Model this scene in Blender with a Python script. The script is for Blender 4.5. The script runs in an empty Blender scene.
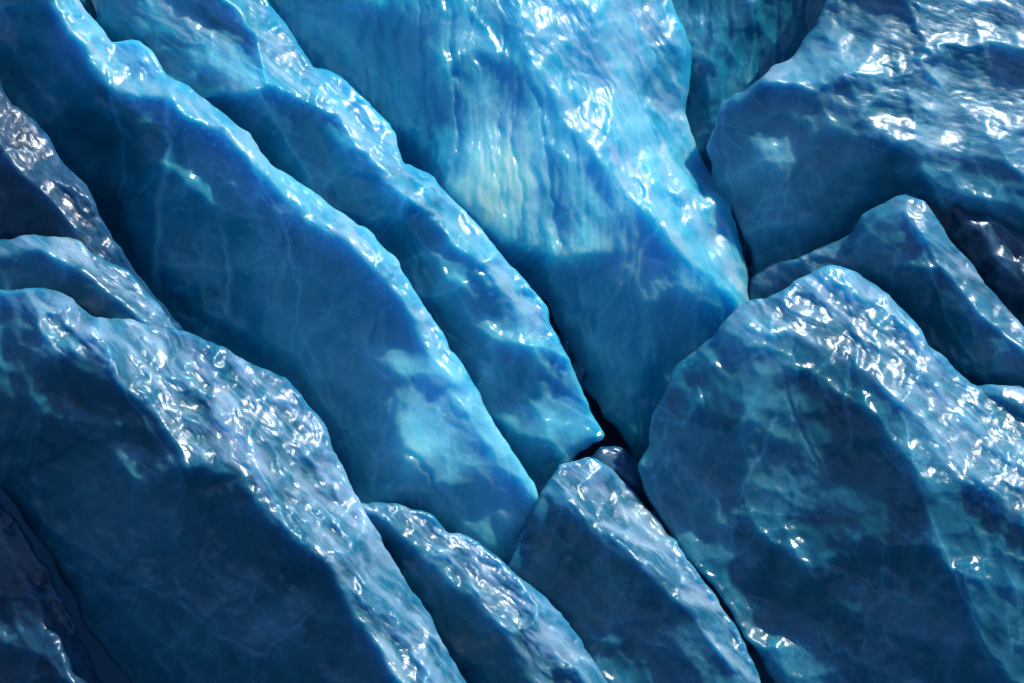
import bpy, math
import numpy as np
from mathutils import Matrix, Vector, Euler
from mathutils.geometry import delaunay_2d_cdt

sc = bpy.context.scene
W, H = 1024, 683
LENS = 50.0
FPX = LENS / 36.0 * W
D0 = 14.2
STEP = 1.6
rad = math.radians

# ------------------------------------------------------------------ camera
PITCH = 35.0
cam_loc = Vector((0, 0, 30.0))
cam_rot = Euler((rad(90 - PITCH), 0, 0)).to_matrix().to_4x4()
CAM = Matrix.Translation(cam_loc) @ cam_rot
cd = bpy.data.cameras.new('camera')
co = bpy.data.objects.new('camera', cd)
sc.collection.objects.link(co)
co.matrix_world = CAM
cd.lens = LENS
cd.sensor_width = 36
cd.clip_end = 2000
sc.camera = co
M3 = np.array(cam_rot.to_3x3())
T3 = np.array(cam_loc)


def place(x, y, z):
    """relief coordinates (centimetres across the slope, z out of it) to world metres"""
    D = D0 - z / 100.0
    c = np.stack([(x - W / 2) / FPX * D, -(y - H / 2) / FPX * D, -D], -1)
    return c @ M3.T + T3


# ------------------------------------------------------------------ noise
_rs = np.random.RandomState(7)
PERM = _rs.permutation(4096)
GRAD = _rs.uniform(0, 2 * np.pi, 4096)


def h2(i, j, s=0):
    return PERM[(PERM[(i.astype(np.int64) + s * 131) & 4095] + j.astype(np.int64)) & 4095]


def perlin(x, y, s=0):
    i = np.floor(x); j = np.floor(y)
    fx = x - i; fy = y - j
    u = fx * fx * fx * (fx * (fx * 6 - 15) + 10)
    v = fy * fy * fy * (fy * (fy * 6 - 15) + 10)

    def g(a, b):
        t = GRAD[h2(i + a, j + b, s)]
        return np.cos(t) * (fx - a) + np.sin(t) * (fy - b)
    return 1.5 * ((g(0, 0) * (1 - u) + g(1, 0) * u) * (1 - v) + (g(0, 1) * (1 - u) + g(1, 1) * u) * v)


def fbm(x, y, s=0, o=4, r=0.5):
    a = 1; t = 0; n = 0
    for k in range(o):
        t = t + a * perlin(x * 2 ** k, y * 2 ** k, s + k * 17); n += a; a *= r
    return t / n


def worley(x, y, s=0):
    """F1, F2, cell random numbers and offset from the nearest cell point"""
    i = np.floor(x); j = np.floor(y)
    f1 = np.full(x.shape, 9.0); f2 = f1.copy()
    r1 = np.zeros(x.shape); r2 = r1.copy(); ox = r1.copy(); oy = r1.copy()
    for a in (-1, 0, 1):
        for b in (-1, 0, 1):
            h = h2(i + a, j + b, s)
            px = i + a + (h % 61) / 61.0; py = j + b + (h // 61 % 59) / 59.0
            dx = x - px; dy = y - py
            d = np.sqrt(dx * dx + dy * dy)
            n = d < f1
            f2 = np.where(n, f1, np.minimum(f2, d))
            f1 = np.where(n, d, f1)
            r1 = np.where(n, (h * 37 % 101) / 50.0 - 1, r1)
            r2 = np.where(n, (h * 53 % 103) / 51.0 - 1, r2)
            ox = np.where(n, dx, ox); oy = np.where(n, dy, oy)
    return f1, f2, r1, r2, ox, oy


def bowls(x, y, s, tilt=0.5):
    """continuous field of tilted conchoidal hollows meeting in sharp crests"""
    i = np.floor(x); j = np.floor(y)
    best = np.full(x.shape, 9.0)
    for a in (-1, 0, 1):
        for b in (-1, 0, 1):
            h = h2(i + a, j + b, s)
            dx = x - (i + a + 0.15 + 0.7 * (h % 61) / 61.0); dy = y - (j + b + 0.15 + 0.7 * (h // 61 % 59) / 59.0)
            v = dx * dx + dy * dy + tilt * (((h * 37 % 101) / 50.0 - 1) * dx + ((h * 53 % 103) / 51.0 - 1) * dy)
            best = np.minimum(best, v)
    return best


def blur(a, m, sig):
    r = int(3 * sig) + 1
    k = np.exp(-0.5 * (np.arange(-r, r + 1) / sig) ** 2); k /= k.sum()

    def f(q):
        q = np.pad(q, r, mode='edge')
        q = sum(k[t] * q[t:t + q.shape[0] - 2 * r, :] for t in range(2 * r + 1))
        return sum(k[t] * q[:, t:t + q.shape[1] - 2 * r] for t in range(2 * r + 1))
    w = f(m.astype(float))
    return f(a * m) / np.maximum(w, 1e-6)


def smooth(a, b, x):
    t = np.clip((x - a) / (b - a), 0, 1)
    return t * t * (3 - 2 * t)


def dist_poly(X, Y, P, closed=True):
    Q = np.roll(P, -1, 0) if closed else P[1:]
    A = P if closed else P[:-1]
    best = np.full(X.shape, 1e9); bx = np.zeros(X.shape); by = bx.copy()
    for (ax, ay), (qx, qy) in zip(A[:, :2], Q[:, :2]):
        dx, dy = qx - ax, qy - ay
        t = np.clip(((X - ax) * dx + (Y - ay) * dy) / (dx * dx + dy * dy + 1e-9), 0, 1)
        cx = ax + t * dx; cy = ay + t * dy
        d = (X - cx) ** 2 + (Y - cy) ** 2
        n = d < best
        best = np.where(n, d, best); bx = np.where(n, cx, bx); by = np.where(n, cy, by)
    return np.sqrt(best), bx, by


def inside(X, Y, P):
    r = np.zeros(X.shape, bool)
    Q = np.roll(P, -1, 0)
    for (ax, ay), (qx, qy) in zip(P[:, :2], Q[:, :2]):
        if ay == qy: continue
        c = ((ay > Y) != (qy > Y)) & (X < (qx - ax) * (Y - ay) / (qy - ay) + ax)
        r ^= c
    return r


def rough_outline(P, seed, amp):
    """resample the outline every 4 and shake it so its edge is chipped"""
    rs = np.random.RandomState(seed)
    Q = []
    for k in range(len(P)):
        a = P[k][:2]; b = P[(k + 1) % len(P)][:2]
        ln = np.hypot(*(b - a)); m = max(1, int(ln / 17))
        for t in range(m):
            Q.append(a + (b - a) * (t + (rs.uniform(-.3, .3) if t else 0)) / m + rs.uniform(-1, 1, 2) * amp * 0.45)
    P = np.array(Q)
    out = []
    n = len(P)
    for k in range(n):
        a = P[k]; b = P[(k + 1) % n]
        m = max(1, int(np.hypot(*(b[:2] - a[:2])) / 4))
        for t in range(m):
            out.append(a[:2] + (b[:2] - a[:2]) * t / m)
    O = np.array(out)
    for _ in range(1):
        O = 0.5 * O + 0.25 * (np.roll(O, 1, 0) + np.roll(O, -1, 0))
    nx = fbm(O[:, 0] / 22, O[:, 1] / 22, seed, 4, 0.6) * amp * 0.6
    ny = fbm(O[:, 0] / 22, O[:, 1] / 22, seed + 5, 4, 0.6) * amp * 0.6
    return O + np.stack([nx, ny], 1)


SUN = np.array([0.50, 0.83, 0.27]); SUN /= np.linalg.norm(SUN)


# ------------------------------------------------------------------ the builder of one ice block
def ice_block(name, outline, chains=(), pts=(), seed=1, mat=None, roll=3.5, thick=240, facet=1.0, ripple=1.0,
              flow=45, flute=0.0, grooves=(), milk=(), rim=6.0, calm=(), washed=(), step=STEP, soft=1.5, fcell=62, fmask=None):
    P = np.array(outline, float)
    # control triangulation
    cv = [Vector((p[0], p[1])) for p in P]; cz = [p[2] for p in P]
    edges = [(k, (k + 1) % len(P)) for k in range(len(P))]
    for ch in chains:
        idx = []
        for p in ch:
            idx.append(len(cv)); cv.append(Vector((p[0], p[1]))); cz.append(p[2])
        edges += list(zip(idx[:-1], idx[1:]))
    for p in pts:
        cv.append(Vector((p[0], p[1]))); cz.append(p[2])
    V, E, F, ov, oe, of = delaunay_2d_cdt(cv, edges, [], 0, 0.5)
    Z = [np.mean([cz[i] for i in o]) if o else None for o in ov]
    for k, z in enumerate(Z):
        if z is None:
            d = sorted((( (V[k] - cv[i]).length), cz[i]) for i in range(len(cv)))[:2]
            Z[k] = (d[0][1] + d[1][1]) / 2
    VV = np.array([[v.x, v.y] for v in V])
    O = rough_outline(P, seed, rim)
    x0, y0 = O.min(0) - 3 * step; x1, y1 = O.max(0) + 3 * step
    x0 = max(x0, -86); y0 = max(y0, -86); x1 = min(x1, 1112); y1 = min(y1, 772)
    gx = np.arange(x0, x1, step); gy = np.arange(y0, y1, step)
    X, Y = np.meshgrid(gx, gy)
    # warped lookup so the facet borders are not ruler straight
    wx = X + 13 * fbm(X / 60, Y / 60, seed + 60, 5, 0.6); wy = Y + 13 * fbm(X / 60, Y / 60, seed + 70, 5, 0.6)
    B = np.full(X.shape, np.nan)
    for f in F:
        a, b, c = (VV[i] for i in f[:3])
        det = (b[1] - c[1]) * (a[0] - c[0]) + (c[0] - b[0]) * (a[1] - c[1])
        if abs(det) < 1e-6: continue
        l1 = ((b[1] - c[1]) * (wx - c[0]) + (c[0] - b[0]) * (wy - c[1])) / det
        l2 = ((c[1] - a[1]) * (wx - c[0]) + (a[0] - c[0]) * (wy - c[1])) / det
        l3 = 1 - l1 - l2
        m = (l1 >= -1e-6) & (l2 >= -1e-6) & (l3 >= -1e-6)
        B[m] = (l1 * Z[f[0]] + l2 * Z[f[1]] + l3 * Z[f[2]])[m]
    ins = inside(X, Y, O)
    known = ~np.isnan(B)
    Bk = np.where(known, B, 0)
    fill = blur(Bk, known, 6 / step)
    B = np.where(known, Bk, fill)
    B = blur(B, known | ins, soft / step * 1.6)
    # which way the large shape faces
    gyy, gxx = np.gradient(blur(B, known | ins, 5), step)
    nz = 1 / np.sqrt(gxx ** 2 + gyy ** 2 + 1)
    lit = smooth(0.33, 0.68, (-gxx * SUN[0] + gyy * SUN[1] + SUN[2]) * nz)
    keep = np.ones(X.shape)
    for (mx, my, rx, ry, ang) in calm:        # smooth hollow without ripples
        a = rad(ang); du = ((X - mx) * math.cos(a) + (Y - my) * math.sin(a)) / rx; dv = (-(X - mx) * math.sin(a) + (Y - my) * math.cos(a)) / ry
        e = np.exp(-(du * du + dv * dv) ** 2); lit = lit * (1 - e); keep = keep * (1 - 0.75 * e)
    for (mx, my, rx, ry, ang, st) in washed:       # where meltwater runs although the face is less open
        a = rad(ang); du = ((X - mx) * math.cos(a) + (Y - my) * math.sin(a)) / rx; dv = (-(X - mx) * math.sin(a) + (Y - my) * math.cos(a)) / ry
        lit = np.maximum(lit, st * np.exp(-(du * du + dv * dv) ** 2))
    fa = rad(flow)
    U = X * math.cos(fa) + Y * math.sin(fa); Vv = -X * math.sin(fa) + Y * math.cos(fa)
    warp = fbm(X / 60, Y / 60, seed + 3, 3)
    # fracture faces: tilted shell shaped hollows meeting in sharp arrises, large and small
    q1 = 0.35 * fbm(X / 70, Y / 70, seed + 11, 4, 0.6); q2 = 0.35 * fbm(X / 70, Y / 70, seed + 12, 4, 0.6)
    fac = bowls(U / (fcell * 1.6) + q1 * 0.7, Vv / fcell + q2 * 0.7, seed, 1.0) * 30
    bm = bowls(U / 46 + q1 * 2.5, Vv / 26 + q2 * 2.5, seed + 9, 0.6)
    fac += bm * 9 * (0.3 + 0.9 * smooth(-0.2, 0.3, fbm(X / 80, Y / 80, seed + 33, 2)))
    c_, s_ = math.cos(0.9), math.sin(0.9)
    bs = bowls((U * c_ + Vv * s_) / 30 + q1 * 1.5, (-U * s_ + Vv * c_) / 15 + q2 * 1.5, seed + 13, 0.8)
    fac += bs * 5.4 * smooth(-0.15, 0.35, fbm(X / 55, Y / 55, seed + 37, 3))
    Zz = B + keep * facet * fac * (0.75 + 0.25 * lit)
    # melt ripples on the faces open to the sky
    rp = smooth(-0.45, 0.2, fbm(U / 70, Vv / 45, seed + 34, 3))
    k1 = bowls(U / 84 + 2.0 * q1, Vv / 14 + 3.0 * q2, seed + 31, 0.5)
    k2 = bowls(U / 44 + 3 * q1, Vv / 7.0 + 4.5 * q2, seed + 32, 0.6)
    k3 = 1 - np.abs(fbm(U / 26 + 2 * q1, Vv / 6.5 + 5 * q2, seed + 35, 3, 0.6)) * 3
    Zz += ripple * lit * ((0.35 + 0.65 * rp) * 2.7 * k1 + (0.3 + 0.7 * rp) * 1.3 * k2 + 0.8 * k3)
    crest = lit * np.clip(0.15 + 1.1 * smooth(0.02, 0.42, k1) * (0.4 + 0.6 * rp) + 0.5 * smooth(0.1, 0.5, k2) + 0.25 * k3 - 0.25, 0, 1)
    Zz += 0.9 * fbm(U / 30, Vv / 14, seed + 41, 3, 0.5)
    Zz += 5.0 * fbm(X / 95, Y / 95, seed + 44, 3)
    if flute:
        fl = fbm((X + 14 * warp) / 17, Y / 150, seed + 50, 3, 0.6)
        Zz += flute * (1 - lit) * (-np.abs(fl) * 26 + 4)
    vein = np.zeros(X.shape)
    for g in grooves:
        line = np.array(g['pts'], float)
        L = [line[0]]
        for a, b in zip(line[:-1], line[1:]):
            m = max(2, int(np.hypot(*(b - a)) / 5))
            L += [a + (b - a) * t / m for t in range(1, m + 1)]
        L = np.array(L)
        L = L + np.stack([perlin(L[:, 0] / 14, L[:, 1] / 14, seed + 80), perlin(L[:, 0] / 14, L[:, 1] / 14, seed + 81)], 1) * g.get('wob', 4)
        d, _, _ = dist_poly(X, Y, L, closed=False)
        w = g.get('w', 3.0) * (0.6 + 0.8 * np.clip(perlin(X / 25, Y / 25, seed + 90) + 0.5, 0, 1))
        e = np.exp(-(d / w) ** 2)
        Zz += g.get('h', -3) * e
        vein = np.maximum(vein, g.get('c', 0.5) * e)
    mk = np.zeros(X.shape)
    arris = (0.20 * smooth(0.10, 0.55, bm) + 0.16 * smooth(0.10, 0.6, bs)) * smooth(-0.25, 0.25, fbm(X / 75, Y / 75, seed + 38, 3)) - 0.07
    for (mx, my, rx, ry, ang, st) in milk:
        a = rad(ang)
        dx = X - mx + 12 * q1 * 2; dy = Y - my + 12 * q2 * 2
        du = (dx * math.cos(a) + dy * math.sin(a)) / rx; dv = (-dx * math.sin(a) + dy * math.cos(a)) / ry
        mk = np.maximum(mk, st * np.exp(-(du * du + dv * dv)))
    mk = mk + arris
    # mesh: grid cells inside, rim snapped to the outline, rolled over, then a skirt and a back
    cell = ins[:-1, :-1] & ins[1:, :-1] & ins[:-1, 1:] & ins[1:, 1:]
    # drop stray bits: keep largest component by flood from the deepest cell
    dd, bx, by = dist_poly(X, Y, O)
    used = np.zeros(X.shape, bool)
    used[:-1, :-1] |= cell; used[1:, :-1] |= cell; used[:-1, 1:] |= cell; used[1:, 1:] |= cell
    cnt = np.zeros(X.shape, int)
    cnt[:-1, :-1] += cell; cnt[1:, :-1] += cell; cnt[:-1, 1:] += cell; cnt[1:, 1:] += cell
    border = used & (cnt < 4)
    clip = (bx < x0 + step) | (bx > x1 - 2 * step) | (by < y0 + step) | (by > y1 - 2 * step)
    snap = border & (dd < 2.5 * step)
    Xf = np.where(snap, bx, X); Yf = np.where(snap, by, Y)
    de = np.where(snap, 0, dd)
    t = np.clip(1 - de / roll, 0, 1)
    Zz = Zz - roll * 1.15 * (1 - np.sqrt(np.clip(1 - t * t, 0, 1)))
    idx = -np.ones(X.shape, int)
    idx[used] = np.arange(used.sum())
    verts = np.stack([Xf[used], Yf[used], Zz[used]], 1)
    cj, ci = np.nonzero(cell)
    quads = np.stack([idx[cj, ci], idx[cj + 1, ci], idx[cj + 1, ci + 1], idx[cj, ci + 1]], 1)
    # directed border edges
    nx_ = {}
    ed = np.concatenate([quads[:, [0, 1]], quads[:, [1, 2]], quads[:, [2, 3]], quads[:, [3, 0]]])
    key = ed[:, 0].astype(np.int64) * 10 ** 7 + ed[:, 1]
    rkey = ed[:, 1].astype(np.int64) * 10 ** 7 + ed[:, 0]
    be = ed[~np.isin(key, rkey)]
    faces = [quads]
    nb = len(verts)
    bv = np.unique(be)
    cen = verts[:, :2].mean(0); tk = thick / 240.0
    mp = -np.ones(nb, int)
    prev = bv.copy()
    allv = [verts]
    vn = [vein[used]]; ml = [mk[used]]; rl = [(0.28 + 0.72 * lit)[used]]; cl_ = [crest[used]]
    base = nb
    base_z = verts[bv, 2]
    for k, (dz, ins_) in enumerate(((.058, .5), (.14, 1.5), (.27, 3), (.44, 5), (.67, 9), (1, 16))):
        v = verts[bv].copy()
        dirc = cen - v[:, :2]; dirc /= np.maximum(np.linalg.norm(dirc, axis=1, keepdims=True), 1e-3)
        dz = dz * thick; ins_ = ins_ * min(1, tk)
        v[:, :2] += dirc * ins_ + 3.0 * min(1, tk) * np.stack([fbm(v[:, 0] / 30 + k * .4, v[:, 1] / 30, seed + 5), fbm(v[:, 0] / 30, v[:, 1] / 30 + k * .4, seed + 6)], 1) * (k > 0)
        v[:, 2] = base_z - dz + 5 * fbm(v[:, 0] / 25, v[:, 1] / 25, seed + k) * (k > 0)
        cur = base + np.arange(len(bv))
        mp[bv] = np.arange(len(bv))
        pa = prev[mp[be[:, 0]]]; pb = prev[mp[be[:, 1]]]
        ca = cur[mp[be[:, 0]]]; cb = cur[mp[be[:, 1]]]
        faces.append(np.stack([pb, pa, ca, cb], 1))
        allv.append(v); vn.append(np.zeros(len(bv))); ml.append(np.zeros(len(bv))); rl.append(np.full(len(bv), 0.6)); cl_.append(np.full(len(bv), 0.3))
        base += len(bv); prev = cur
    # back cap: a fan
    cz_ = base_z.mean() - thick * 1.12
    allv.append(np.array([[cen[0], cen[1], cz_]])); vn.append(np.zeros(1)); ml.append(np.zeros(1)); rl.append(np.zeros(1)); cl_.append(np.zeros(1))
    tri = np.stack([prev[mp[be[:, 1]]], prev[mp[be[:, 0]]], np.full(len(be), base)], 1)
    A = np.concatenate(allv)
    Wd = place(A[:, 0], A[:, 1], A[:, 2])
    org = Wd[:nb].mean(0)
    Wl = Wd - org
    Q = np.concatenate(faces)
    me = bpy.data.meshes.new(name)
    me.vertices.add(len(Wl)); me.vertices.foreach_set('co', Wl.astype(np.float32).ravel())
    nl = len(Q) * 4 + len(tri) * 3
    me.loops.add(nl); me.polygons.add(len(Q) + len(tri))
    me.loops.foreach_set('vertex_index', np.concatenate([Q.ravel(), tri.ravel()]).astype(np.int32))
    st = np.concatenate([np.arange(len(Q)) * 4, len(Q) * 4 + np.arange(len(tri)) * 3]).astype(np.int32)
    me.polygons.foreach_set('loop_start', st)
    me.update(calc_edges=True)
    me.polygons.foreach_set('use_smooth', np.ones(len(me.polygons), bool))
    vn = np.concatenate(vn); ml = np.concatenate(ml); rp = np.concatenate(rl)
    ax, ay = A[:, 0] - 0.35 * A[:, 2], A[:, 1] + 0.35 * A[:, 2]     # solid pattern, so the sides carry it too
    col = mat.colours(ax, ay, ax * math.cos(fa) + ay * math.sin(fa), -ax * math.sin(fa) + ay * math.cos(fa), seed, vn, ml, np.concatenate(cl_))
    at = me.attributes.new('ripple', 'FLOAT', 'POINT'); at.data.foreach_set('value', rp.astype(np.float32))
    at = me.attributes.new('ice_colour', 'FLOAT_COLOR', 'POINT')
    at.data.foreach_set('color', np.concatenate([col, np.ones((len(col), 1))], 1).astype(np.float32).ravel())
    o = bpy.data.objects.new(name, me)
    sc.collection.objects.link(o)
    o.location = org
    me.materials.append(mat.cached())
    return o


# ------------------------------------------------------------------ ice material
class Ice:
    """what an ice block is made of: palette for its clear and its bubbly ice, and the surface"""
    def __init__(self, name, clear, cloudy, crust=0.62, cloud=0.5, flow=45, sss=0.6, ripple=1.0, rough=0.28, seed=0.0):
        self.__dict__.update(locals())

    def colours(self, X, Y, U, V, seed, vein, milk, open_sky):
        s = seed + 100
        wx = 0.30 * fbm(X / 110, Y / 110, s, 5, 0.55); wy = 0.30 * fbm(X / 110, Y / 110, s + 1, 5, 0.55)
        big = fbm(U / 150 + wx * 1.5, V / 95 + wy * 1.5, s + 2, 5, 0.55)
        mid = fbm(U / 46 + wx * 3, V / 34 + wy * 3, s + 3, 5, 0.6)
        t = 0.80 * big + 0.20 * mid
        cl = smooth(-0.10 - 0.30 * self.cloud, 0.75 - 0.30 * self.cloud, t)
        # each fractured volume is a little clearer or more bubbly than the next
        a1 = worley(U / 120 + wx * 0.9, V / 75 + wy * 0.9, s + 4)
        c_, s_ = math.cos(0.5), math.sin(0.5)
        a2 = worley((U * c_ + V * s_) / 110 + wx * 1.2, (-U * s_ + V * c_) / 26 + wy * 1.6, s + 5)
        tint = 0.16 * a1[2] + 0.06 * a2[2]
        m1 = smooth(-0.05, 0.25, fbm(X / 70, Y / 70, s + 6, 3))
        m2 = smooth(0.0, 0.3, fbm(X / 60, Y / 60, s + 7, 3))
        e1 = np.exp(-((a1[1] - a1[0]) * 75 / 1.1) ** 2) * m1
        e2 = np.exp(-((a2[1] - a2[0]) * 30 / 1.1) ** 2) * m2
        halo = np.exp(-((a1[1] - a1[0]) * 75 / 9.0) ** 2) * m1
        a3 = worley(X / 24 + wx * 4, Y / 24 + wy * 4, s + 8)
        web = np.exp(-((a3[1] - a3[0]) * 24 / 1.0) ** 2) * smooth(0.0, 0.35, fbm(X / 55, Y / 55, s + 9, 3))
        a4 = worley(X / 5.0, Y / 5.0, s + 10)
        spk = smooth(0.26, 0.12, a4[0]) * smooth(0.08, 0.4, fbm(X / 40, Y / 40, s + 11, 4)) * (a4[2] > 0.1)
        rd = np.exp(-(mid / 0.035) ** 2) * smooth(0.0, 0.35, fbm(X / 60, Y / 60, s + 12, 3))
        w = 0.50 * cl + tint + 0.36 * e1 + 0.36 * e2 + 0.12 * halo + 0.34 * web + 0.6 * spk + 0.22 * rd - 0.03
        w = w + np.maximum(vein, 0) + np.maximum(milk, 0) * (0.75 + 0.5 * mid) + np.minimum(milk, 0)
        a5 = worley((U * s_ + V * c_) / 95 + wx * 2, (-U * c_ + V * s_) / 40 + wy * 2, s + 13)
        dk = np.exp(-((a5[1] - a5[0]) * 40 / 1.1) ** 2) * smooth(0.05, 0.3, fbm(X / 50, Y / 50, s + 14, 4))
        dk = np.clip(0.2 * dk + np.maximum(-vein, 0), 0, 1)[:, None]
        c0 = np.array(self.clear); c1 = np.array(self.cloudy)
        lo = c0 * 0.28
        wc = np.clip(w, 0, 1.6)[:, None]
        col = c0 + (c1 - c0) * wc
        neg = np.clip(-w, 0, 1)[:, None] * 1.5
        col = col * (1 - np.clip(neg, 0, 1)) + lo * np.clip(neg, 0, 1)
        col = col * (1 - 0.8 * dk) + np.array((0.004, 0.018, 0.04)) * 0.8 * dk
        # weathered crust where the surface has lain open to the sky
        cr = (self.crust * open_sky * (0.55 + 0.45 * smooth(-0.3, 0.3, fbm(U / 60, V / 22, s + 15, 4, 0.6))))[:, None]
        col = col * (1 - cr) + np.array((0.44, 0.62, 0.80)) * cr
        return np.clip(col, 0, 0.95)

    _m = None

    def cached(self):
        if self._m is None: self._m = self.material()
        return self._m

    def material(self):
        m = bpy.data.materials.new(self.name); m.use_nodes = True
        nt = m.node_tree; N = nt.nodes; L = nt.links
        pb = N['Principled BSDF']

        def node(t, **k):
            n = N.new(t)
            for a, b in k.items(): setattr(n, a, b)
            return n

        def math_(op, a, b=None):
            n = node('ShaderNodeMath', operation=op)
            for i, q in enumerate((a, b)):
                if q is None: continue
                if isinstance(q, (int, float)): n.inputs[i].default_value = q
                else: L.new(q, n.inputs[i])
            return n.outputs[0]
        at = node('ShaderNodeAttribute', attribute_name='ice_colour')
        L.new(at.outputs['Color'], pb.inputs['Base Color'])
        pb.subsurface_method = 'RANDOM_WALK'
        pb.inputs['Subsurface Weight'].default_value = 1.0
        pb.inputs['Subsurface Radius'].default_value = (0.12, 0.62, 1.0)
        pb.inputs['Subsurface Scale'].default_value = self.sss
        pb.inputs['IOR'].default_value = 1.37; pb.inputs['Transmission Weight'].default_value = 0.42
        pb.inputs['Roughness'].default_value = self.rough
        pb.inputs['Specular IOR Level'].default_value = 0.28
        pb.inputs['Coat Weight'].default_value = 0.45
        pb.inputs['Coat Roughness'].default_value = 0.30
        pb.inputs['Coat IOR'].default_value = 1.45
        tc = node('ShaderNodeTexCoord')
        mp1 = node('ShaderNodeMapping'); mp1.inputs['Rotation'].default_value = (-rad(90 - PITCH), 0, 0)
        L.new(tc.outputs['Object'], mp1.inputs[0])
        mp2 = node('ShaderNodeMapping'); mp2.inputs['Rotation'].default_value = (0, 0, rad(self.flow))
        L.new(mp1.outputs[0], mp2.inputs[0])
        mp3 = node('ShaderNodeMapping'); mp3.inputs['Scale'].default_value = (0.15, 1, 1)
        L.new(mp2.outputs[0], mp3.inputs[0]); mp2 = mp3
        n1 = node('ShaderNodeTexNoise'); L.new(mp2.outputs[0], n1.inputs['Vector'])
        n1.inputs['Scale'].default_value = 17; n1.inputs['Detail'].default_value = 3; n1.inputs['Roughness'].default_value = 0.6
        rp = node('ShaderNodeAttribute', attribute_name='ripple')
        L.new(math_('ADD', math_('MULTIPLY', rp.outputs['Fac'], self.rough - 0.09), 0.09), pb.inputs['Roughness'])
        bp = node('ShaderNodeBump'); bp.inputs['Strength'].default_value = 1.0
        bp.inputs['Distance'].default_value = 0.018 * self.ripple
        n2 = node('ShaderNodeTexNoise'); L.new(tc.outputs['Object'], n2.inputs['Vector'])
        n2.inputs['Scale'].default_value = 38; n2.inputs['Detail'].default_value = 2.5; n2.inputs['Roughness'].default_value = 0.7
        L.new(math_('ADD', math_('MULTIPLY', n1.outputs['Fac'], rp.outputs['Fac']), math_('MULTIPLY', n2.outputs['Fac'], 0.22)), bp.inputs['Height'])
        L.new(bp.outputs[0], pb.inputs['Normal'])
        return m


def tag(o, label=None, cat=None, group=None, kind=None):
    for k, v in (('label', label), ('category', cat), ('group', group), ('kind', kind)):
        if v: o[k] = v
    return o


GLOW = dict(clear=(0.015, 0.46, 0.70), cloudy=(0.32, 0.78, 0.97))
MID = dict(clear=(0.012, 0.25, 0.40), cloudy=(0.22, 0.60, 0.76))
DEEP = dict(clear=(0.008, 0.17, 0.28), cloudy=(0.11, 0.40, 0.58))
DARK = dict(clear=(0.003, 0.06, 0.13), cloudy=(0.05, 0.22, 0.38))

GR = 'blocks of glacier ice broken along the crevasse'
#BLOCKS
def block(label, cat='ice block', name='ice_block', **k):
    o = ice_block(name, **k)
    return tag(o, label, cat, GR)


block("large lower-left foreground ice block with wide frosted white crest and smooth teal facet",
      outline=[(-80,300,150),(0,290,150),(45,288,150),(75,298,145),(92,316,140),(130,320,125),(165,326,115),(210,340,110),(250,363,105),(285,378,105),(302,397,108),(322,420,110),(336,450,112),(350,485,115),(370,520,118),(395,560,120),(420,600,122),(445,645,125),(480,700,130),(520,780,130),(200,780,60),(135,690,70),(85,625,75),(65,580,80),(38,540,85),(3,490,90),(-80,400,100)],
      chains=[[(95,325,165),(105,345,172),(128,388,182),(165,430,192),(182,466,197),(238,473,187),(268,515,187),(300,545,187),(328,562,187),(352,605,187),(400,683,187),(440,760,182)],
              [(176,500,170),(172,540,152),(180,600,137),(215,630,132),(262,652,142),(318,600,162)],
              [(60,565,98),(110,572,118),(165,582,132)]],
      pts=[(250,560,150),(50,350,190),(10,400,165),(100,430,160),(30,480,112),(90,500,128),(140,480,155),(200,680,105),(300,690,130),(260,400,140),(300,470,150)],
      fcell=70, seed=3, mat=Ice('ice_lower_left', **DEEP, crust=0.65, cloud=0.35, flow=48, seed=1.3), flow=48, facet=1.0, ripple=1.2,
      grooves=[dict(pts=[(20,520),(60,600),(100,690)], w=2.0, h=-2, c=-0.5), dict(pts=[(62,562),(110,590),(165,580)], w=1.6, h=-1.5, c=0.35), dict(pts=[(100,320),(112,370),(150,430),(178,466)], w=1.5, h=1, c=0.4),dict(pts=[(182,470),(174,540),(182,602),(215,632),(262,654),(320,602)], w=2.0, h=-2, c=0.35),
               dict(pts=[(222,478),(208,520),(198,560)], w=1.6, h=-2, c=-0.3, wob=4)],
      milk=[(60,610,120,150,40,-0.8),(278,618,40,18,-25,0.7),(130,455,34,12,-10,0.35),(40,345,50,40,20,0.35)])

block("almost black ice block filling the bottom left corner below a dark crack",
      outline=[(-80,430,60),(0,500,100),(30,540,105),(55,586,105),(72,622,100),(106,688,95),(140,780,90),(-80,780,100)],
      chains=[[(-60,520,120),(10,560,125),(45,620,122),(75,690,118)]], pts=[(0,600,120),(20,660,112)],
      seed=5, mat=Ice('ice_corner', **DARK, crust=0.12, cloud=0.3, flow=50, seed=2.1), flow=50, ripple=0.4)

block("small rounded ice block on the left edge just above the large frosted one",
      outline=[(-80,245,60),(0,238,70),(40,233,72),(75,242,70),(110,260,68),(140,284,65),(158,303,62),(178,332,55),(200,380,40),(100,400,40),(-80,400,50)],
      chains=[[(-60,262,85),(0,255,92),(45,252,94),(90,278,96),(125,305,92),(160,340,80)]], pts=[(30,290,80),(80,320,80)],
      seed=8, mat=Ice('ice_left_low', **DEEP, cloud=0.5, flow=35, seed=3.7), flow=35, ripple=1.1, facet=0.7)

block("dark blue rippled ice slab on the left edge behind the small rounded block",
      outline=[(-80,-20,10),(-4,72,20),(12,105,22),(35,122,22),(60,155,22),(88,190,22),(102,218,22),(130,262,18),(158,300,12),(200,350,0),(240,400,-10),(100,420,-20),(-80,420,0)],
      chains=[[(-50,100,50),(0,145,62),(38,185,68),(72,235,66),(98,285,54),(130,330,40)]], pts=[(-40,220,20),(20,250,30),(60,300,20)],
      seed=12, mat=Ice('ice_left', **DARK, crust=0.12, cloud=0.6, flow=50, seed=5.2), flow=50, ripple=1.2, facet=0.7)

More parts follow.
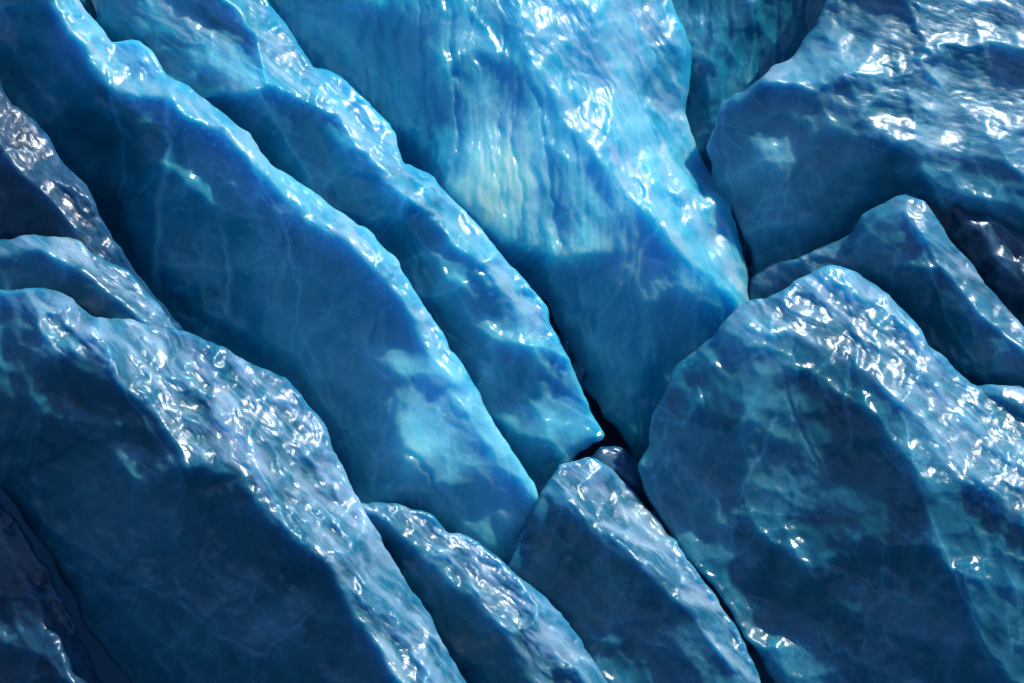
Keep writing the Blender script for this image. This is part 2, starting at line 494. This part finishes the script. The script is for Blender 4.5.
block("long blue ice ridge from the top left corner to centre, glowing turquoise low down",
      outline=[(-80,-80,-130),(60,-80,-60),(75,-5,-55),(100,27,-50),(114,40,-48),(136,37,-45),(150,48,-42),(170,75,-38),(215,108,-30),(250,132,-25),(261,153,-20),(292,175,-18),(332,205,-14),(375,237,-10),(400,262,-8),(414,287,-8),(440,330,-8),(470,378,-10),(500,430,-18),(525,470,-28),(545,508,-45),(540,560,-60),(480,620,-70),(300,640,-80),(150,500,-100),(60,300,-120),(-80,200,-150)],
      chains=[[(50,-60,-15),(50,0,-10),(65,20,-8),(95,65,-5),(108,88,0),(165,95,5),(185,115,10),(230,128,10),(253,160,15),(283,190,18),(322,222,22),(362,252,25),(390,280,25),(406,305,22),(430,348,16),(455,390,8),(485,440,-5),(515,490,-28)],
              [(108,88,0),(150,140,-10),(158,200,-32),(150,300,-78)]],
      pts=[(60,110,-72),(100,150,-80),(20,60,-80),(0,0,-75),(100,250,-105),(230,260,-38),(280,260,-8),(300,320,-18),(330,400,-42),(380,330,5),(395,415,14),(412,458,32),(385,490,14),(445,485,10),(345,480,-55),(450,520,-25),(452,385,16),(230,340,-75)],
      seed=17, mat=Ice('ice_long_ridge', clear=(0.012,0.36,0.55), cloudy=(0.26,0.74,0.94), cloud=0.5, flow=45, seed=6.4), flow=45, ripple=1.2, facet=1.0, fcell=60, washed=[(95,45,60,24,45,0.9),(330,215,70,14,40,0.7)], soft=2.2, calm=[(415,450,60,50,0),(450,375,30,14,50)],
      grooves=[dict(pts=[(300,330),(330,390),(350,450)], w=1.5, h=-1, c=0.35), dict(pts=[(108,95),(125,140),(120,200)], w=1.5, h=1, c=0.35), dict(pts=[(250,160),(285,230),(300,300),(290,350)], w=1.5, h=1, c=0.35),dict(pts=[(165,100),(168,150),(158,200),(155,290)], w=3.5, h=2.0, c=0.45),
               dict(pts=[(222,230),(230,280),(226,310)], w=2.2, h=1.5, c=0.4),
               dict(pts=[(392,275),(380,310),(372,340)], w=2.0, h=-2, c=-0.3),
               dict(pts=[(395,400),(380,450),(372,490)], w=2.5, h=-3, c=0.3),
               dict(pts=[(385,440),(420,460),(450,505)], w=2.0, h=-3, c=-0.4)],
      milk=[(425,420,100,140,-30,0.62),(350,280,80,80,40,0.28),(40,60,190,120,50,-1.5),(110,260,60,90,0,-0.6),(415,450,44,28,-20,1.3),(452,372,34,12,50,0.8),(330,250,45,22,40,0.4),(345,300,36,24,40,0.35),(420,490,30,14,20,0.5)])

block("narrow rippled ice ridge between the long left ridge and the tall fluted block",
      outline=[(110,-80,-110),(240,-80,-120),(264,-3,-115),(285,25,-108),(300,45,-102),(312,66,-98),(345,79,-95),(366,100,-90),(395,133,-85),(403,165,-80),(430,171,-78),(448,195,-76),(470,220,-75),(484,238,-75),(502,254,-75),(520,275,-76),(545,303,-80),(560,342,-85),(581,388,-95),(605,434,-105),(565,470,-115),(540,540,-130),(480,560,-150),(350,450,-150),(200,300,-150),(80,100,-150)],
      chains=[[(120,-40,-95),(160,20,-85),(200,60,-75),(240,80,-70),(290,98,-66),(320,118,-58),(350,150,-50),(383,182,-47),(418,206,-42),(446,230,-40),(470,255,-40),(500,290,-43),(522,325,-50),(536,370,-60),(545,420,-78)]],
      pts=[(260,140,-88),(330,190,-82),(400,250,-72),(450,310,-68),(500,390,-75),(530,460,-98),(330,90,-75),(220,30,-88),(380,140,-68)],
      seed=23, mat=Ice('ice_narrow_ridge', clear=(0.012,0.36,0.55), cloudy=(0.26,0.74,0.94), cloud=0.5, flow=40, seed=8.8), flow=40, ripple=1.3, facet=1.3, fcell=48, washed=[(200,50,110,45,35,0.8)],
      grooves=[dict(pts=[(405,225),(430,300),(455,340)], w=2.2, h=-3, c=-0.3)],
      milk=[(510,350,60,130,-25,0.45),(190,20,150,70,20,-0.9),(300,100,70,30,45,-0.3),(485,375,26,9,60,0.9),(440,260,30,16,45,0.4),(350,110,30,12,45,0.4)])

block("tall fluted turquoise ice block at top centre, the brightest, with streaked white slope",
      outline=[(220,-80,-260),(664,-80,-235),(672,0,-235),(692,50,-240),(684,112,-240),(706,165,-240),(728,200,-215),(740,235,-208),(747,270,-200),(747,296,-195),(765,340,-190),(720,420,-200),(655,470,-210),(636,462,-208),(616,428,-205),(580,384,-202),(566,340,-202),(545,300,-205),(500,290,-225),(380,230,-260),(240,80,-280)],
      chains=[[(480,-60,-130),(483,-15,-125),(515,30,-115),(535,70,-110),(560,120,-108),(600,155,-105),(640,200,-110),(670,240,-120),(705,270,-138),(738,298,-160)],
              [(515,30,-115),(512,110,-112),(512,190,-92),(545,250,-106)],
              [(560,120,-108),(625,250,-114),(600,310,-145)]],
      pts=[(440,0,-116),(400,50,-138),(330,0,-180),(430,130,-118),(440,60,-113),(470,100,-108),(470,170,-96),(450,200,-98),(500,240,-92),(560,180,-104),(580,220,-112),(650,330,-145),(560,300,-172),(640,400,-185),(700,320,-158),(620,80,-162),(655,160,-168),(590,20,-145)],
      seed=29, mat=Ice('ice_central', **GLOW, rough=0.40, cloud=0.45, flow=58, seed=10.1, sss=0.9), flow=58, ripple=1.3, fcell=56, facet=0.75, flute=0.30, calm=[(512,180,60,90,10)], washed=[(620,90,110,34,58,0.85)],
      grooves=[dict(pts=[(475,240),(520,290),(560,330)], w=1.6, h=-2, c=0.4), dict(pts=[(500,110),(497,160),(505,215)], w=1.4, h=-2, c=-0.5), dict(pts=[(575,270),(590,330),(620,400)], w=1.5, h=-2, c=0.35), dict(pts=[(380,20),(392,90),(405,150)], w=1.8, h=-3, c=-0.4),dict(pts=[(535,90),(545,140),(555,200),(562,260)], w=2.0, h=-3, c=-0.6),
               dict(pts=[(520,80),(512,140),(525,200),(515,250)], w=1.6, h=-3, c=-0.5),
               dict(pts=[(470,20),(455,80),(460,150)], w=2.0, h=-3, c=-0.4),
               dict(pts=[(420,30),(428,110),(440,180)], w=2.2, h=-4, c=-0.4),
               dict(pts=[(660,220),(635,260),(600,315)], w=2.0, h=-2, c=0.35)],
      milk=[(545,215,110,150,-20,0.55),(330,20,110,90,0,-0.9),(620,380,70,60,0,-0.3),(508,175,44,80,5,1.5),(575,190,28,36,20,0.8),(572,170,26,34,20,0.55),(540,190,8,40,5,0.7),(500,260,16,22,0,0.4)])

block("dark teal ice wall deep in the gap left of the top right block",
      outline=[(620,-80,-330),(880,-80,-320),(860,60,-330),(800,160,-340),(780,320,-340),(690,320,-340),(620,160,-335)],
      chains=[[(700,-60,-300),(720,60,-300),(735,200,-310)]], pts=[(770,0,-315),(760,100,-325)],
      seed=31, mat=Ice('ice_gap', **MID, cloud=0.35, flow=75, seed=12.0), flow=75, flute=0.3)

block("broad top right ice block with silver rippled roof over a smooth pale face",
      outline=[(845,-80,-210),(826,0,-205),(812,25,-200),(792,55,-195),(772,70,-190),(740,92,-188),(720,104,-186),(706,148,-190),(716,188,-198),(735,215,-205),(750,250,-215),(760,300,-230),(860,330,-260),(960,300,-260),(1110,300,-250),(1110,-80,-205)],
      chains=[[(716,112,-172),(745,98,-162),(776,82,-150),(815,80,-146),(850,86,-143),(884,132,-143),(935,183,-148),(1024,213,-158),(1100,240,-165)]],
      pts=[(1024,0,-180),(900,0,-180),(950,100,-175),(1024,120,-170),(850,30,-180),(760,150,-158),(735,190,-182),(800,200,-180),(840,230,-205),(900,200,-205),(800,120,-155)],
      seed=37, mat=Ice('ice_top_right', **MID, rough=0.48, crust=0.5, cloud=0.45, flow=15, seed=13.5), flow=15, ripple=1.2, washed=[(960,50,180,110,20,0.95)], facet=0.9, grooves=[dict(pts=[(800,95),(795,160),(775,235)], w=1.5, h=-1.5, c=0.35), dict(pts=[(725,115),(722,150),(735,200)], w=1.6, h=-1.5, c=0.4)],
      milk=[(775,160,95,75,-30,0.6),(1000,120,110,140,0,-0.8),(870,170,50,30,20,-0.3)])

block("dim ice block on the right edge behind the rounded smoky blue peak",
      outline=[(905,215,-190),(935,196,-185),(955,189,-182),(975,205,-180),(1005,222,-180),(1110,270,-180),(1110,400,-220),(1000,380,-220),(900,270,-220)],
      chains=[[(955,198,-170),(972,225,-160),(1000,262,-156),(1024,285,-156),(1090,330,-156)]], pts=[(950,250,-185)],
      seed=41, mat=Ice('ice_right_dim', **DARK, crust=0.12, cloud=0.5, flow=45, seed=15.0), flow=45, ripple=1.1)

block("rounded smoky blue ice peak right of centre with rippled apron at its foot",
      outline=[(752,278,-185),(775,264,-180),(820,250,-175),(845,238,-165),(862,215,-155),(885,200,-150),(906,194,-148),(926,204,-150),(938,222,-150),(962,252,-145),(990,290,-140),(1024,325,-138),(1110,400,-140),(1110,520,-170),(900,480,-190),(760,360,-220),(748,300,-200)],
      chains=[[(856,235,-140),(880,215,-132),(905,208,-128),(925,240,-122),(945,270,-118),(975,312,-112),(1024,352,-110),(1100,410,-110)]],
      pts=[(880,290,-148),(930,330,-150),(845,262,-160),(960,370,-150),(790,300,-188),(900,400,-170)],
      seed=43, mat=Ice('ice_peak', **DEEP, cloud=0.55, flow=35, seed=16.2), flow=35, ripple=1.1, facet=1.1, washed=[(800,265,60,16,-15,0.8)], grooves=[dict(pts=[(905,212),(928,262),(952,330),(990,385)], w=1.7, h=1, c=0.35)],
      milk=[(980,330,90,60,40,-0.5),(890,250,34,30,0,0.4),(770,275,24,10,-20,0.5)])

block("small frosted ice fragment at the right edge above the big block's crest",
      outline=[(950,396,-75),(975,386,-72),(990,381,-70),(1024,388,-70),(1110,400,-70),(1110,500,-90),(1000,450,-90)],
      chains=[[(975,396,-58),(1005,402,-50),(1040,418,-45),(1100,440,-45)]],
      seed=47, mat=Ice('ice_fragment', **DEEP, cloud=0.6, flow=25, seed=18.0), flow=25, ripple=1.2)

block("huge deep blue lower right ice block, bright along its crest, nearly black below",
      outline=[(745,300,-70),(765,300,-72),(790,284,-78),(815,270,-82),(832,265,-84),(855,270,-84),(885,290,-82),(910,316,-78),(930,345,-72),(955,370,-65),(980,386,-60),(1000,400,-55),(1024,418,-50),(1110,480,-40),(1110,780,20),(830,780,-20),(778,690,-40),(756,652,-45),(732,612,-50),(705,575,-55),(675,540,-60),(645,495,-65),(640,465,-65),(650,430,-65),(660,395,-65),(672,368,-66),(700,348,-68),(733,310,-70)],
      chains=[[(690,365,-50),(720,345,-46),(750,322,-45),(790,336,-40),(830,348,-34),(870,365,-25),(900,402,-15),(930,434,-5),(965,477,5),(1024,522,20),(1100,582,30)],
              [(787,514,-42),(812,508,-36),(850,455,-22),(900,402,-15)],
              [(787,514,-42),(800,570,-42),(850,640,-30),(900,760,-20)]],
      pts=[(665,450,-50),(700,400,-40),(740,400,-32),(735,500,-58),(700,520,-65),(800,420,-30),(870,520,-5),(940,560,6),(1000,640,20),(770,600,-62),(920,660,0)],
      seed=53, mat=Ice('ice_right_big', clear=(0.008,0.19,0.31), cloudy=(0.15,0.54,0.72), cloud=0.45, flow=42, seed=20.3, sss=0.8), flow=42, ripple=1.2, facet=0.95, fcell=66,
      grooves=[dict(pts=[(835,350),(800,395),(785,470)], w=1.6, h=-1.5, c=0.35), dict(pts=[(900,410),(930,520),(985,640)], w=1.5, h=1, c=0.3), dict(pts=[(665,400),(672,470),(700,540)], w=1.8, h=-2, c=0.3),dict(pts=[(775,420),(758,460),(738,500)], w=1.8, h=1.5, c=0.4),
               dict(pts=[(850,360),(846,410),(850,450)], w=1.6, h=1, c=0.3),
               dict(pts=[(785,385),(800,430),(820,465)], w=1.4, h=-2, c=-0.3),
               dict(pts=[(700,370),(705,420),(700,460)], w=1.6, h=-2, c=0.3)],
      milk=[(730,420,80,90,0,0.22),(880,640,230,110,10,-0.7),(960,560,120,60,40,-0.3),(700,430,26,40,10,0.5),(745,370,40,22,-10,0.45),(830,300,60,20,15,0.4)])

block("pointed ice block at bottom centre with streaked crest beside the black crevasse",
      outline=[(513,552,-30),(528,520,-35),(545,485,-42),(560,466,-48),(590,458,-55),(612,465,-58),(630,490,-58),(654,520,-52),(679,548,-45),(703,580,-38),(733,625,-30),(760,675,-20),(800,780,-10),(560,780,-30),(480,680,-50),(490,600,-50)],
      chains=[[(553,480,-32),(570,505,-18),(598,530,-10),(638,557,-3),(662,584,2),(697,615,2),(730,665,2),(770,750,2)]],
      pts=[(535,560,-35),(590,600,-30),(560,650,-42),(640,650,-15),(640,600,-10)],
      seed=59, mat=Ice('ice_bottom_centre', **DEEP, cloud=0.5, flow=42, seed=22.5), flow=42, ripple=1.3, grooves=[dict(pts=[(575,510),(562,560),(545,615)], w=1.6, h=-1.5, c=0.35), dict(pts=[(600,560),(612,605),(600,660)], w=1.5, h=-1.5, c=0.3)],
      milk=[(540,560,26,20,-50,0.4),(600,620,30,30,0,0.25)])

block("low glinting ice wedge at the bottom between the frosted and the pointed blocks",
      outline=[(330,490,20),(365,500,20),(395,504,18),(428,513,15),(447,530,12),(480,543,8),(505,560,5),(520,578,5),(542,596,5),(566,622,5),(592,656,8),(640,740,10),(600,780,0),(380,780,-10),(340,600,0)],
      chains=[[(360,512,38),(398,537,42),(437,568,42),(476,604,42),(506,643,45),(540,686,48),(580,760,50)]],
      pts=[(400,590,12),(450,660,12),(390,560,20),(480,720,15)],
      seed=61, mat=Ice('ice_wedge', **DEEP, cloud=0.5, flow=42, seed=24.0), flow=42, ripple=1.4,
      milk=[(420,560,40,16,45,0.3)])

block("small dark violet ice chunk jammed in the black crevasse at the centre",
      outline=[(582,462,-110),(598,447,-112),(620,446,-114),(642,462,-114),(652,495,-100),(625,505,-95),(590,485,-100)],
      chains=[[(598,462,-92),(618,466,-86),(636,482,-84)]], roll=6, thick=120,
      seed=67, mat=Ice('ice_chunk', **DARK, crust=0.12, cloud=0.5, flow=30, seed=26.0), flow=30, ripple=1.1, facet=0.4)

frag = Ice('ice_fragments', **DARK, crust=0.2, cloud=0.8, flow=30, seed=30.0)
for k, (x, y, z, q) in enumerate([(565,352,-190,12),(576,376,-185,14),(578,418,-150,11),
                                  (672,545,-95,9),(690,572,-92,10),(707,598,-88,9),(724,626,-84,10),(742,655,-78,10),(744,262,-235,10),(660,520,-95,10)]):
    rs = np.random.RandomState(200 + k)
    an = np.sort(rs.uniform(0, 2 * np.pi, 7) * 0.25 + np.arange(7) * 2 * np.pi / 7)
    rr = q * rs.uniform(0.75, 1.35, 7)
    ol = [(x + rr[i] * math.cos(an[i]), y + rr[i] * math.sin(an[i]) * 1.3, z - q * 0.9) for i in range(7)]
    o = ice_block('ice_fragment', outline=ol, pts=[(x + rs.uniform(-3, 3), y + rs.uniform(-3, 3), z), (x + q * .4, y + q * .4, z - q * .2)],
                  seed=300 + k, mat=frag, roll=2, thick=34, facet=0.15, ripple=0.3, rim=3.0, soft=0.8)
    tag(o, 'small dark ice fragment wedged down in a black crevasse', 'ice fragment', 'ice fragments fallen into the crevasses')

# ------------------------------------------------------------------ body of the glacier under the blocks
gx = np.linspace(-6000, 7000, 261); gy = np.linspace(-5000, 5600, 221)
X, Y = np.meshgrid(gx, gy)
Zb = -420 + 60 * fbm(X / 400, Y / 400, 77, 5) - 0.02 * np.abs(X - 512) * 0
D = (D0 - Zb / 100.0)
c = np.stack([(X - W / 2) / FPX * D0, -(Y - H / 2) / FPX * D0, -D], -1).reshape(-1, 3) @ M3.T + T3
ny_, nx_ = X.shape
I = np.arange(ny_ * nx_).reshape(ny_, nx_)
q = np.stack([I[:-1, :-1], I[1:, :-1], I[1:, 1:], I[:-1, 1:]], -1).reshape(-1, 4)
me = bpy.data.meshes.new('glacier_ground')
me.from_pydata(c.tolist(), [], q.tolist())
me.polygons.foreach_set('use_smooth', np.ones(len(q), bool))
g = bpy.data.objects.new('glacier_ground', me); sc.collection.objects.link(g)
gm = bpy.data.materials.new('deep_ice'); gm.use_nodes = True
gp = gm.node_tree.nodes['Principled BSDF']
gn = gm.node_tree.nodes.new('ShaderNodeTexNoise'); gn.inputs['Scale'].default_value = 0.8
gr = gm.node_tree.nodes.new('ShaderNodeValToRGB')
gr.color_ramp.elements[0].color = (0.004, 0.03, 0.07, 1); gr.color_ramp.elements[1].color = (0.03, 0.14, 0.26, 1)
gm.node_tree.links.new(gn.outputs[0], gr.inputs[0]); gm.node_tree.links.new(gr.outputs[0], gp.inputs['Base Color'])
gp.inputs['Roughness'].default_value = 0.8
me.materials.append(gm)
tag(g, kind='structure')

# ------------------------------------------------------------------ meltwater below the glacier, out to the horizon
wm = bpy.data.meshes.new('meltwater')
R = 900.0; zw = -45.0
wm.from_pydata([(-R, -R, zw), (R, -R, zw), (R, R, zw), (-R, R, zw)], [], [(0, 1, 2, 3)])
wo = bpy.data.objects.new('meltwater', wm); sc.collection.objects.link(wo); tag(wo, kind='structure')
wmat = bpy.data.materials.new('meltwater'); wmat.use_nodes = True
wp = wmat.node_tree.nodes['Principled BSDF']
wp.inputs['Base Color'].default_value = (0.01, 0.05, 0.08, 1); wp.inputs['Roughness'].default_value = 0.25
wm.materials.append(wmat)

# ------------------------------------------------------------------ hills all round the basin
na, nr = 240, 24
A_, R_ = np.meshgrid(np.linspace(0, 2 * np.pi, na, endpoint=False), np.linspace(0, 1, nr))
hx = np.cos(A_) * (260 + 420 * R_); hy = np.sin(A_) * (260 + 420 * R_)
hz = zw - 3 + (R_ ** 0.8) * (250 + 170 * fbm(hx / 120, hy / 120, 5, 5)) + 25 * R_ * fbm(hx / 40, hy / 40, 6, 4)
hv = np.stack([hx, hy, hz], -1).reshape(-1, 3)
I = np.arange(nr * na).reshape(nr, na)
q = np.stack([I[:-1], np.roll(I, -1, 1)[:-1], np.roll(I, -1, 1)[1:], I[1:]], -1).reshape(-1, 4)
hm = bpy.data.meshes.new('hills'); hm.from_pydata(hv.tolist(), [], q.tolist())
ho = bpy.data.objects.new('hills', hm); sc.collection.objects.link(ho); tag(ho, kind='structure')
hmat = bpy.data.materials.new('dark_rock'); hmat.use_nodes = True
hp = hmat.node_tree.nodes['Principled BSDF']; hp.inputs['Roughness'].default_value = 0.9
hn = hmat.node_tree.nodes.new('ShaderNodeTexNoise'); hn.inputs['Scale'].default_value = 0.03
hr = hmat.node_tree.nodes.new('ShaderNodeValToRGB')
hr.color_ramp.elements[0].color = (0.008, 0.02, 0.035, 1); hr.color_ramp.elements[1].color = (0.03, 0.055, 0.08, 1)
hmat.node_tree.links.new(hn.outputs[0], hr.inputs[0]); hmat.node_tree.links.new(hr.outputs[0], hp.inputs['Base Color'])
hm.materials.append(hmat)

# ------------------------------------------------------------------ light
sw = M3 @ SUN
el = math.asin(sw[2]); az = math.atan2(sw[0], sw[1])
w = bpy.data.worlds.new('World'); sc.world = w; w.use_nodes = True
nt = w.node_tree
sky = nt.nodes.new('ShaderNodeTexSky'); sky.sky_type = 'NISHITA'; sky.sun_disc = False; sky.dust_density = 0.0; sky.ozone_density = 2.0
sky.sun_elevation = el; sky.sun_rotation = az
nt.links.new(sky.outputs[0], nt.nodes['Background'].inputs[0])
nt.nodes['Background'].inputs[1].default_value = 0.15
sl = bpy.data.lights.new('sun', 'SUN'); sl.energy = 5.0; sl.angle = rad(0.6); sl.color = (1.0, 0.97, 0.94)
so = bpy.data.objects.new('sun', sl); sc.collection.objects.link(so)
so.rotation_euler = Vector(sw).to_track_quat('Z', 'Y').to_euler()
so.location = (10, 10, 60)

sc.render.engine = 'CYCLES'
sc.cycles.use_denoising = True
sc.cycles.max_bounces = 8
sc.cycles.caustics_reflective = False
sc.cycles.sample_clamp_indirect = 8
sc.view_settings.view_transform = 'Standard'
sc.view_settings.look = 'None'
sc.view_settings.gamma = 1
sc.view_settings.exposure = 0.5
